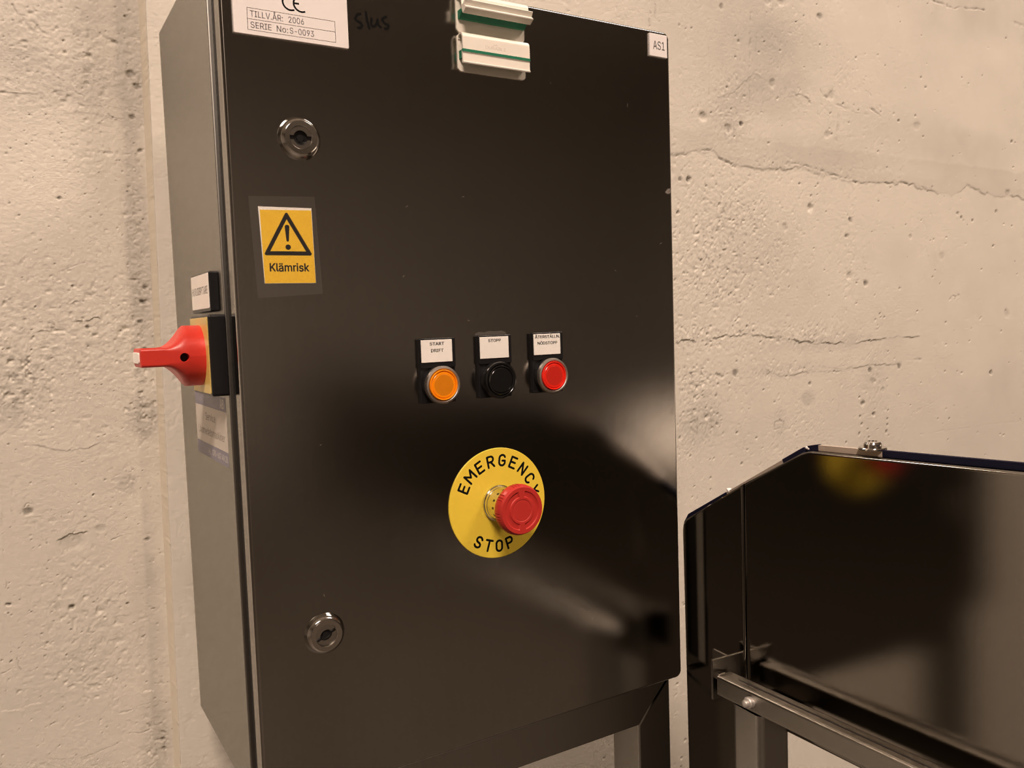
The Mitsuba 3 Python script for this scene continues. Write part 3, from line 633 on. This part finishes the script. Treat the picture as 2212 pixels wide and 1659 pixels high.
# ------------------------------------------------------------------ poster clips
def clip(z, open_, label):
    k = thing('poster_clip', label, 'clip', None)
    x0 = 0.0085
    obj('back_plate', on_door(rplate(0.0615, 0.0285, 0.0032, 0.0014, 0.0004), x0, z, 0), 'clip_white', k, 30)
    L = 0.0605

    def prism(poly, m, name, smooth=30, label=None, lx=L, dx=0.0):
        # poly in (height b, depth h): extruded along the door's horizontal
        e = trimesh.creation.extrude_polygon(Polygon(poly), lx, engine='earcut')
        v = np.asarray(e.vertices)
        return obj(name, on_door(tm(np.stack([v[:, 2] - lx / 2 + dx, v[:, 0], v[:, 1]], 1), e.faces), x0, z, 0), m, k, smooth, label)

    top = 0.0140
    roll_o = [(top - .0045 + .0045 * math.sin(a), .0049 - .0042 * math.cos(a)) for a in np.linspace(0.0, math.pi, 14)]
    roll_i = [(top - .0045 + .0030 * math.sin(a), .0049 - .0028 * math.cos(a)) for a in np.linspace(0.0, math.pi, 14)][::-1]
    if not open_:
        jaw = roll_o + [(-.0015, .0092), (-.0020, .0086), (-.0085, .0088), (-.0092, .0098), (-.0100, .0095), (-.0096, .0072), (-.0015, .0068), (top - .0045, .0077)] + roll_i
        prism(jaw, 'clip_white', 'jaw')
        prism([(.0006, .0080), (-.0014, .0080), (-.0014, .0095), (.0006, .0095)], 'clip_green', 'stripe', label='green stripe', lx=L + .0004)
        prism([(.0008, .0016), (-.0052, .0016), (-.0052, .0062), (.0008, .0062)], 'clip_green', 'insert', label='green gripping insert', lx=L - .001)
        m = meshkit.text_mesh('DURABLE', 0.0024, 0.00012)
        v = np.array(m.vertices)
        v[:, 0] = (v[:, 0] - v[:, 0].mean()) * 1.25
        obj('embossing', on_door(tm(v + [0.0, 0.0031, 0.00915], m.faces), x0 - .002, z), 'emboss_shade', k, label='embossed lettering')
        w = [[(-.002, 0), (-.001, .0016), (0, .0004), (.001, .0016), (.002, 0)]]
        obj('emblem', on_door(moved(strokes(w, .0003, .00012, .00915), 0.0005, 0.0058), x0 - .002, z), 'emboss_shade', k)
    else:
        jaw = roll_o + [(.0040, .0095), (.0036, .0110), (.0062, .0150), (.0056, .0156), (.0022, .0136), (.0004, .0160), (-.0003, .0158), (-.0022, .0128), (-.0030, .0110), (-.0022, .0104), (.0012, .0092), (top - .0045, .0077)] + roll_i
        prism(jaw, 'clip_white', 'jaw')
        prism([(.0016, .0016), (-.0046, .0016), (-.0046, .0042), (.0016, .0092)], 'clip_green', 'insert', label='dark green gripping insert', lx=L - .0012)


clip(0.3545, False, 'closed white poster clip with thin green stripe, below the opened clip')
clip(0.3838, True, 'opened white poster clip with dark green insert, at the top edge of the door')


# ------------------------------------------------------------------ push buttons
def push_button(x, lines, lens, dark, label, bezel):
    k = thing('push_button', label, 'button', 'push buttons in a row on the door')
    zc, dz = 0.1109, (x + 0.051) * 0.0098
    obj('legend_holder', on_door(rplate(0.0300, 0.0498, 0.0010, 0.0034, 0.0006), x, zc + dz, 0), 'black_plastic', k, 30)
    fr = rplate(0.0300, 0.0228, 0.0010, 0.0016, 0.0005, h0=0.0034)
    obj('label_frame', on_door(fr, x, zc + dz + 0.0135, 0), 'black_plastic', k, 30)
    ins = obj('label_insert', on_door(rplate(0.0264, 0.0172, 0.0003, 0.0006, 0.0002, h0=0.0050), x - 0.0012, 0.1260 + dz, 0), 'white_paper', k, 30, label='white paper insert')
    for s, w, b, dx in lines:
        obj('lettering', on_door(moved(text(s, 0.0023, 0.00565, 0.00005, bold=True, width=w), x - 0.0010 + dx, b + dz)), 'black_ink', ins)
    bz = 0.1000 + dz
    obj('collar', on_door(lathe([(0.0143, 0.0034), (0.0143, 0.0085), (0.0136, 0.0090), (0.0100, 0.0090)], 64), x, bz), 'black_plastic', k, 30)
    obj('bezel', on_door(lathe([(0.0138, 0.0085), (0.0146, 0.0092), (0.0147, 0.0112), (0.0141, 0.0124), (0.0128, 0.0128), (0.0121, 0.0122), (0.0120, 0.0080)], 72), x, bz), bezel, k, 35, label='round bezel')
    cap = obj('cap', on_door(lathe([(0.0118, 0.0085), (0.0118, 0.0128), (0.0113, 0.0134), (0.0107, 0.0132), (0.0104, 0.0124), (0.0100, 0.0126), (0.0096, 0.0130), (0.0, 0.0130)], 72), x, bz), lens, k, 25, label='coloured cap')
    if dark:
        obj('cap_centre', on_door(lathe([(0.0082, 0.0129), (0.0080, 0.01305), (0.0, 0.01310)], 48), x, bz), dark, cap, 30)


scene['bezel_clear'] = {'type': 'roughconductor', 'distribution': 'ggx', 'alpha': 0.2, 'specular_reflectance': rgb(0.46, 0.42, 0.38)}
push_button(-0.0510, [('START', 0.0122, 0.1304, 0), ('DRIFT', 0.0106, 0.1252, 0)], 'orange_lens', 'orange_lens_dark', 'orange round push button under a START DRIFT label', 'bezel_clear')
push_button(0.0000, [('STOPP', 0.0116, 0.1304, 0)], 'black_lens', None, 'black round push button under a STOPP label', 'black_lens')
push_button(0.0505, [('ÅTERSTÄLLN.', 0.0246, 0.1311, 0.0002), ('NÖDSTOPP', 0.0196, 0.1259, 0)], 'red_lens', 'red_lens_dark', 'red round push button under an ÅTERSTÄLLN. NÖDSTOPP label', 'bezel_clear')

# ------------------------------------------------------------------ emergency stop
e = thing('emergency_stop', 'red mushroom head emergency stop button on a round yellow EMERGENCY STOP disc', 'emergency stop')
disc = obj('disc', on_door(lathe([(0.0450, 0.0), (0.0450, 0.0008), (0.0447, 0.0010), (0.0, 0.0010)], 128)), 'yellow_disc', e, 30, label='round yellow disc')
w = 0.60
GL = {'E': [[(w, 1), (0, 1), (0, 0), (w, 0)], [(0, .52), (.85 * w, .52)]],
      'M': [[(0, 0), (0, 1), (.42, .42), (.84, 1), (.84, 0)]],
      'R': [[(0, 0), (0, 1), (.36, 1)] + arc(.36, .74, .26, 90, -90, 8) + [(0, .48)], [(.30, .48), (.62, 0)]],
      'G': [arc(.31, .69, .31, 25, 180, 10) + arc(.31, .31, .31, 180, 360, 10) + [(.62, .46), (.34, .46)]],
      'N': [[(0, 0), (0, 1), (.62, 0), (.62, 1)]],
      'C': [arc(.31, .69, .31, 20, 180, 10) + arc(.31, .31, .31, 180, 340, 10)],
      'Y': [[(0, 1), (.33, .5), (.66, 1)], [(.33, .5), (.33, 0)]],
      'S': [arc(.31, .74, .29, 20, 270, 12, .26) + arc(.31, .24, .31, 90, -160, 12, .24)],
      'T': [[(0, 1), (.66, 1)], [(.33, 1), (.33, 0)]],
      'O': [arc(.31, .69, .31, 0, 180, 10) + arc(.31, .31, .31, 180, 360, 10) + [(.62, .69)]],
      'P': [[(0, 0), (0, 1), (.36, 1)] + arc(.36, .73, .27, 90, -90, 8) + [(0, .46)]]}
shapes = []
CAP = 0.0086


def glyph(ch, ang, rmid, up):
    lines = GL[ch]
    xs = [q[0] for l in lines for q in l]
    mid = (min(xs) + max(xs)) / 2
    s = unary_union([LineString([((a - mid) * CAP, (b - .5) * CAP) for a, b in l]).buffer(0.00083, quad_segs=4) for l in lines])
    s = affinity.rotate(s, ang - 90 if up else ang + 90, origin=(0, 0))
    a = math.radians(ang)
    shapes.append(affinity.translate(s, rmid * math.cos(a), rmid * math.sin(a)))


for i, ch in enumerate('EMERGENCY'):
    glyph(ch, 153.6 - 17.9 * i, 0.0348, True)
for i, ch in enumerate('STOP'):
    glyph(ch, 236.2 + 16.4 * i, 0.0353, False)
for part in (shapes[:9], shapes[9:]):
    obj('lettering', on_door(ext(unary_union(part), 0.00006, 0.00102)), 'black_ink', disc)
obj('collar', on_door(lathe([(0.0148, 0.0010), (0.0148, 0.0030), (0.0142, 0.0036), (0.0139, 0.0060), (0.0136, 0.0063), (0.0137, 0.0066), (0.0137, 0.0190), (0.0130, 0.0198), (0.0, 0.0198)], 72)), 'chrome', e, 25, label='chrome collar reflecting the yellow disc')
slots = []
for k in range(14):
    a = 2 * math.pi * k / 14
    b = trimesh.creation.box((0.0006, 0.0017, 0.0022))
    b.apply_translation((0.0136, 0, 0.0155))
    b.apply_transform(trimesh.transformations.rotation_matrix(a, (0, 0, 1)))
    slots.append(b)
obj('slots', on_door(cat(slots)), 'black_plastic', e, label='dark slots round the collar')
# mushroom head: a lathe with two arrow-like recesses and a ring sunk into its face
prof = [(0.0, 0.0190), (0.0118, 0.0190), (0.0125, 0.0205), (0.0150, 0.0235), (0.0182, 0.0262), (0.0196, 0.0285), (0.0200, 0.0315), (0.0198, 0.0345), (0.0190, 0.0366)]
rs = list(np.linspace(0.0182, 0.0, 60))
prof += [(r, 0.0378 - 0.0 * r) for r in rs]
NA = 240
hv, hf = [], []
m_ = len(prof)
sm = lambda a, b, x: np.clip((x - a) / (b - a), 0, 1)
for k in range(NA):
    a = 2 * math.pi * k / NA
    dev = min(abs((a - math.pi / 2 + math.pi) % (2 * math.pi) - math.pi), abs((a + math.pi / 2 + math.pi) % (2 * math.pi) - math.pi))
    for i, (r, hh) in enumerate(prof):
        rr = r
        if hh > 0.0377:
            g = sm(0.0105, 0.0109, r) * (1 - sm(0.0149, 0.0154, r)) * sm(0.19, 0.23, dev)
            ring = math.exp(-((r - 0.0083) / 0.0003) ** 2)
            hh = hh - 0.0009 * g - 0.00035 * ring - 0.00025 * (1 - sm(0.0079, 0.0083, r))
        if 3 < i < 8:                                   # gripping notches in groups of three
            t = (a / (2 * math.pi) * 8) % 1.0
            if t < 0.45 and math.sin(t / 0.45 * 3 * 2 * math.pi - math.pi / 2) > 0.55:
                rr = r - 0.0008
        hv.append((rr * math.cos(a), rr * math.sin(a), hh))
for k in range(NA):
    j = (k + 1) % NA
    for i in range(m_ - 1):
        a, b, c, d = k * m_ + i, j * m_ + i, j * m_ + i + 1, k * m_ + i + 1
        hf += [(a, b, c), (a, c, d)]
head = trimesh.Trimesh(hv, hf, process=True)
head.update_faces(head.nondegenerate_faces())
obj('mushroom_head', on_door(head), 'red_mushroom', e, 32, label='red mushroom head')

# ------------------------------------------------------------------ main switch, its label and the maker's sticker on the left side
sl = thing('switch_label', 'black framed white HUVUDBRYTARE label plate above the red main switch', 'label')
obj('holder', on_side(rplate(0.0660, 0.0290, 0.0012, 0.0060, 0.0008), 0.0780, 0.1755), 'black_plastic', sl, 30)
ins = obj('insert', on_side(rplate(0.0625, 0.0255, 0.0010, 0.0004, 0.0002, h0=0.0060), 0.0780, 0.1762), 'white_paper', sl, 30, label='white insert')
obj('lettering', on_side(moved(text('HUVUDBRYTARE', 0.0056, 0.00645, 0.00005, width=0.0560), 0, 0), 0.0780, 0.1742), 'grey_ink', ins)

sw = thing('main_switch', 'red rotary main switch on a yellow plate, on the left side of the cabinet', 'switch')
SY, SZ = 0.0610, 0.1295
obj('base', on_side(rplate(0.0640, 0.0580, 0.0020, 0.0115, 0.0014), SY, SZ), 'black_plastic', sw, 30, label='black square base')
obj('yellow_plate', on_side(rplate(0.0610, 0.0545, 0.0012, 0.0006, 0.0003, h0=0.0115), SY + 0.0005, SZ), 'yellow_foil', sw, 30, label='yellow face plate')
# the handle: a round base that sweeps into a flat grip along y
rings = []
for k in range(26):
    t = k / 25
    h_ = 0.0121 + t * 0.0420
    if h_ < 0.0245:
        rings.append((rrect(0.0440, 0.0440, 0.02199, 10), h_))
        continue
    u = (h_ - 0.0245) / (0.0541 - 0.0245)
    hz = 0.0132 + (0.0440 - 0.0132) * max(0.0, 1 - u / 0.52) ** 2.2
    wy = 0.0440 - 0.010 * u
    rings.append((rrect(wy, hz, min(hz, wy) / 2 * (0.999 - 0.70 * min(1, u / 0.5)), 10), h_))
rings.append((rrect(0.0326, 0.0118, 0.0030, 10), 0.0548))
# closed with a flat cap; hole for the padlock and a recess on top of the grip
import manifold3d as m3


def mani(m):
    return m3.Manifold(m3.Mesh(vert_properties=np.asarray(m.vertices, np.float32), tri_verts=np.asarray(m.faces, np.uint32)))


hl = loft(rings)
hm = mani(trimesh.Trimesh(hl.vertices, hl.faces, process=True))
hole = m3.Manifold.cylinder(0.012, 0.0031, 0.0031, 32).rotate((0, 90, 0)).translate((0.0130, -0.0005, 0.0265))
slot = m3.Manifold.cube((0.022, 0.0055, 0.0135), True).translate((0.000, 0.0066, 0.0450))
try:
    hm = hm - hole - slot
    mm = hm.to_mesh()
    hl = tm(mm.vert_properties[:, :3], mm.tri_verts)
except Exception as err:
    print('handle boolean failed', err)
hd = obj('handle', on_side(hl, SY, SZ), 'red_plastic', sw, 30, label='red turning handle')
obj('grip_insert', on_side(rplate(0.0270, 0.0078, 0.0020, 0.0012, 0.0004, h0=0.0546), SY, SZ), 'white_paper', hd, 30, label='white end piece of the grip')
disk = lathe([(0.0029, 0.0), (0.0, 0.0)], 24)
v = np.asarray(disk.vertices)
obj('padlock_hole', on_side(tm(np.stack([np.full(len(v), 0.0145), v[:, 1] - 0.0005, v[:, 0] + 0.0265], 1), disk.faces[:, ::-1]), SY, SZ), 'black_rubber', hd, label='dark bottom of the padlock hole')

sk = thing('maker_sticker', 'faded white sticker with greyish blue bands and grey text below the main switch', 'sticker')
AY0, AY1 = 0.1545, 0.0422
cyy = (AY0 + AY1) / 2
obj('sheet', on_side(rplate(AY0 - AY1, 0.0300, 0.0003, 0.00012, 0.00005), cyy, 0.0725), 'sticker_white', sk)
obj('blue_band', on_side(rplate(AY0 - AY1, 0.0105, 0.0003, 0.00014, 0.00005), cyy, 0.0928), 'sticker_blue', sk, label='upper blue band')
obj('blue_band', on_side(rplate(AY0 - AY1, 0.0108, 0.0003, 0.00014, 0.00005), cyy, 0.0520), 'sticker_blue', sk, label='lower blue band')
for s, w_, b, a_, c_, key, m_ in [('Service', 0.036, 0.0766, 0, 0.0060, 'lettering', 'faded_ink'), ('Livsmedelsmaskiner', 0.096, 0.0645, 0, 0.0060, 'lettering', 'faded_ink'),
                                 ('MASKINTEKNIK', 0.0720, 0.0905, -0.0150, 0.0050, 'band_lettering', 'sticker_faint'), ('AB', 0.0130, 0.0896, 0.0435, 0.0066, 'band_lettering', 'sticker_white'), ('46 . 070-607 40 28', 0.0660, 0.0498, 0.0200, 0.0048, 'band_lettering', 'sticker_white')]:
    obj(key, on_side(moved(text(s, c_, 0.00015, 0.00004, width=w_, bold=s == 'AB'), a_, b), cyy, 0), m_, sk)


# ------------------------------------------------------------------ the machine guard beside the cabinet
g = thing('machine_guard', 'dark polished stainless steel machine guard with sloped corner, right of the cabinet', 'machine guard')


def panel_poly(pts):
    """(s, z) outline to (a, b), counter-clockwise."""
    p = np.array([(-s, z) for s, z in pts])
    area = np.sum(p[:, 0] * np.roll(p[:, 1], -1) - np.roll(p[:, 0], -1) * p[:, 1])
    return p if area > 0 else p[::-1]


S1, SEND, RISE = 0.0285, -1.00, 0.042
side = panel_poly([(S1, -0.0580), (S1 - 0.0012, -0.0525), (S1 - 0.0055, -0.0470), (-0.0553, -0.0010), (-0.0610, FLOOR_Z + 0.10), (S1 - 0.0120, FLOOR_Z + 0.10)])
obj('side_plate', on_panel(pplate(side, 0.006, 0.0026, 6), d=PD + 0.006), 'steel_guard', g, 30, label='narrow steel plate at the guard edge')
top_end = 0.0378 + RISE * (-0.1330 - SEND)
main = panel_poly([(-0.0570, -0.0003), (-0.1150, 0.0305), (-0.1230, 0.0348), (-0.1330, 0.0372), (SEND, top_end), (SEND, -0.2050 + RISE * 0.94), (-0.0615, -0.2050)])
obj('panel', on_panel(pplate(main, 0.006, 0.0026, 6), d=PD + 0.006), 'steel_guard', g, 30, label='large polished steel panel')
# the backing sheet stands out a little all round, its edge covered with blue film in places
edge = [(S1 + 0.0005, -0.0560), (S1 - 0.0055, -0.0475), (-0.1150, 0.0300), (-0.1230, 0.0343), (-0.1330, 0.0366), (SEND, top_end - 0.0005)]


def rim(a, b, wide=0.0052):
    f = lambda s: float(np.interp(-s, [-q[0] for q in edge], [q[1] for q in edge]))
    pts = [(a, f(a))] + [(s, z) for s, z in edge if b < s < a] + [(b, f(b))]
    return on_panel(ext(LineString([(-s, z) for s, z in pts]).buffer(wide, single_sided=True, join_style='mitre'), 0.0040, -0.0105), d=PD)


for a, b in ((S1 + 0.0005, -0.0295), (-0.0985, -0.1215), (-0.1245, -0.1340), (-0.1940, SEND)):
    obj('protective_film', rim(a, b), 'film_navy', g, label='dark blue protective film on the edge')
for a, b in ((-0.0300, -0.0545), (-0.0550, -0.0980), (-0.1345, -0.1935)):
    obj('bare_edge', rim(a, b, 0.0049), 'clear_edge', g, label='bare edge where the film is torn off')
lean = lambda z: S1 - 0.0096 * (-0.058 - z)


def rim_side(z0, z1, wide):
    return on_panel(ext(Polygon([(-lean(z0) - wide, z0), (-lean(z0) + .002, z0), (-lean(z1) + .002, z1), (-lean(z1) - wide, z1)]), 0.0040, -0.0105), d=PD)


obj('bare_edge', rim_side(-0.1455, -0.0570, 0.0024), 'clear_edge', g, label='bare edge where the film is torn off')
obj('protective_film', rim_side(FLOOR_Z + 0.12, -0.1500, 0.0034), 'film_navy', g, label='dark blue protective film on the edge')


def film_flap(s, z, rot, l):
    return on_panel(moved(rplate(l, 0.0046, 0.0010, 0.0045, 0.0006), -s, z, -0.0105, rot), d=PD)


obj('film_flap', film_flap(-0.0296, -0.0115, 1.0, 0.0022), 'white_plate', g, 30, label='whitish curled film end')
obj('film_flap', film_flap(-0.1232, 0.0378, 1.3, 0.0018), 'white_plate', g, 30, label='whitish curled film end')
obj('film_flap', on_panel(moved(rplate(0.0034, 0.0085, 0.0012, 0.003, 0.0006), -S1 + 0.0002, -0.1475, -0.009, 0.1), d=PD), 'white_plate', g, 30, label='whitish curled film end')
# bolt with washer standing on the edge
bs, bz = -0.1840, 0.0440


def upright(m, s, z, d):
    """(a, b, h) with h up."""
    v = np.asarray(m.vertices)
    return tm(np.outer(d + v[:, 1], PN) + np.outer(s - v[:, 0], PS) + np.outer(z + v[:, 2], [0, 0, 1]), m.faces[:, ::-1])


obj('washer', upright(lathe([(0.0, 0.0), (0.0098, 0.0), (0.0100, 0.0010), (0.0095, 0.0018), (0.0040, 0.0024), (0.0, 0.0024)], 40), bs, bz, PD + 0.008), 'chrome', g, 30)
obj('bolt', upright(lathe([(0.0, 0.0022), (0.0062, 0.0022), (0.0064, 0.0040), (0.0055, 0.0056), (0.0034, 0.0062), (0.0030, 0.0050), (0.0, 0.0050)], 40), bs, bz, PD + 0.008), 'chrome', g, 30, label='round bolt head')
# rail in front of the panel, with nut, and the corner bracket
RD, RZ, RT = PD - 0.0330, -0.1640, 0.0180
r0 = -0.0570


def along_rail(m):
    """(a, b, h): a along the rail from its left end, b up from its top, h out from its front face."""
    v = np.asarray(m.vertices)
    return on_panel(tm(np.stack([v[:, 0], v[:, 1] + RISE * v[:, 0], v[:, 2]], 1), m.faces), r0, RZ, RD)


tb = tube_box(0.0175, RT, 0.94, 0.0025)
v = np.asarray(tb.vertices)
obj('rail', along_rail(tm(np.stack([v[:, 2], v[:, 1] - RT / 2, v[:, 0] - 0.00875], 1), tb.faces)), 'steel_rail', g, 30, label='square tube rail in front of the panel')
gv = trimesh.creation.box((0.92, 0.0004, 0.0016))
obj('rail_groove', along_rail(moved(gv, 0.478, 0.0001, -0.0085)), 'black_rubber', g, label='dark joint along the top of the rail')
hexa = np.array([(0.0052 * math.cos(math.radians(60 * k + 10)), 0.0052 * math.sin(math.radians(60 * k + 10))) for k in range(6)])
obj('nut', on_panel(cat([pplate(hexa, 0.0048, 0.0020), moved(lathe([(0.0035, 0.0), (0.0035, 0.0056), (0.0028, 0.0074), (0.0014, 0.0084), (0.0, 0.0086)], 24))]), -0.0980, -0.1715, RD), 'zinc', g, 30, label='hexagon nut on the rail')
# T-shaped bracket: one leg square to the panel, one leg parallel to it
def upright_poly(pts, z0, z1):
    """outline in (s, d) standing from z0 to z1."""
    e_ = trimesh.creation.extrude_polygon(Polygon(pts), z1 - z0, engine='earcut')
    v_ = np.asarray(e_.vertices)
    return tm(np.outer(v_[:, 1], PN) + np.outer(v_[:, 0], PS) + np.outer(z0 + v_[:, 2], [0, 0, 1]), e_.faces)


obj('bracket', upright_poly([(-0.0505, RD - 0.001), (-0.0505, PD + 0.001), (-0.0530, PD + 0.001), (-0.0530, RD - 0.001)], -0.1870, -0.1520), 'steel_rail', g, label='angle bracket holding the rail end')
obj('bracket_rib', upright_poly([(-0.0330, 0.1925), (-0.0330, 0.1948), (-0.0510, 0.1948), (-0.0510, 0.1925)], -0.1870, -0.1520), 'steel_rail', g)
obj('tack_weld', upright_poly([(-0.0525, RD + 0.001), (-0.0525, RD + 0.008), (-0.0580, RD + 0.008), (-0.0580, RD + 0.001)], -0.1680, -0.1625), 'chrome', g, label='bright weld at the rail end')
tb = tube_box(0.034, 0.034, -0.1815 - FLOOR_Z, 0.006)
v = np.asarray(tb.vertices)
obj('leg', tm(np.outer(RD + 0.0180 + v[:, 0], PN) + np.outer(-0.0900 + v[:, 1], PS) + np.outer(FLOOR_Z + v[:, 2], [0, 0, 1]), tb.faces), 'steel_satin', g, 30, label='square tube leg under the rail')
tb = tube_box(0.034, 0.034, -0.1815 - FLOOR_Z, 0.006)
obj('leg', tm(np.outer(RD + 0.0180 + v[:, 0], PN) + np.outer(-0.9500 + v[:, 1], PS) + np.outer(FLOOR_Z + v[:, 2], [0, 0, 1]), tb.faces), 'steel_satin', g, 30, label='square tube leg under the rail')

# an unseen belt table beyond the guard, added for its reflection in the door
t = thing('added_belt_table', 'unseen belt table added for the bright reflection in the cabinet door', 'table')
bt = trimesh.creation.extrude_polygon(Polygon([(0.44, -0.32), (0.80, -0.80), (1.90, -0.80), (1.90, -0.32)]), 0.025, engine='earcut')
bt.apply_translation((0, 0, -0.085))
obj('belt', bt, 'reflected_belt', t)
for x, y in ((0.55, -0.38), (1.86, -0.38), (1.86, -0.75), (0.86, -0.75)):
    obj('leg', bx(x - .02, x + .02, y - .02, y + .02, FLOOR_Z, -0.085), 'steel_rail', t)
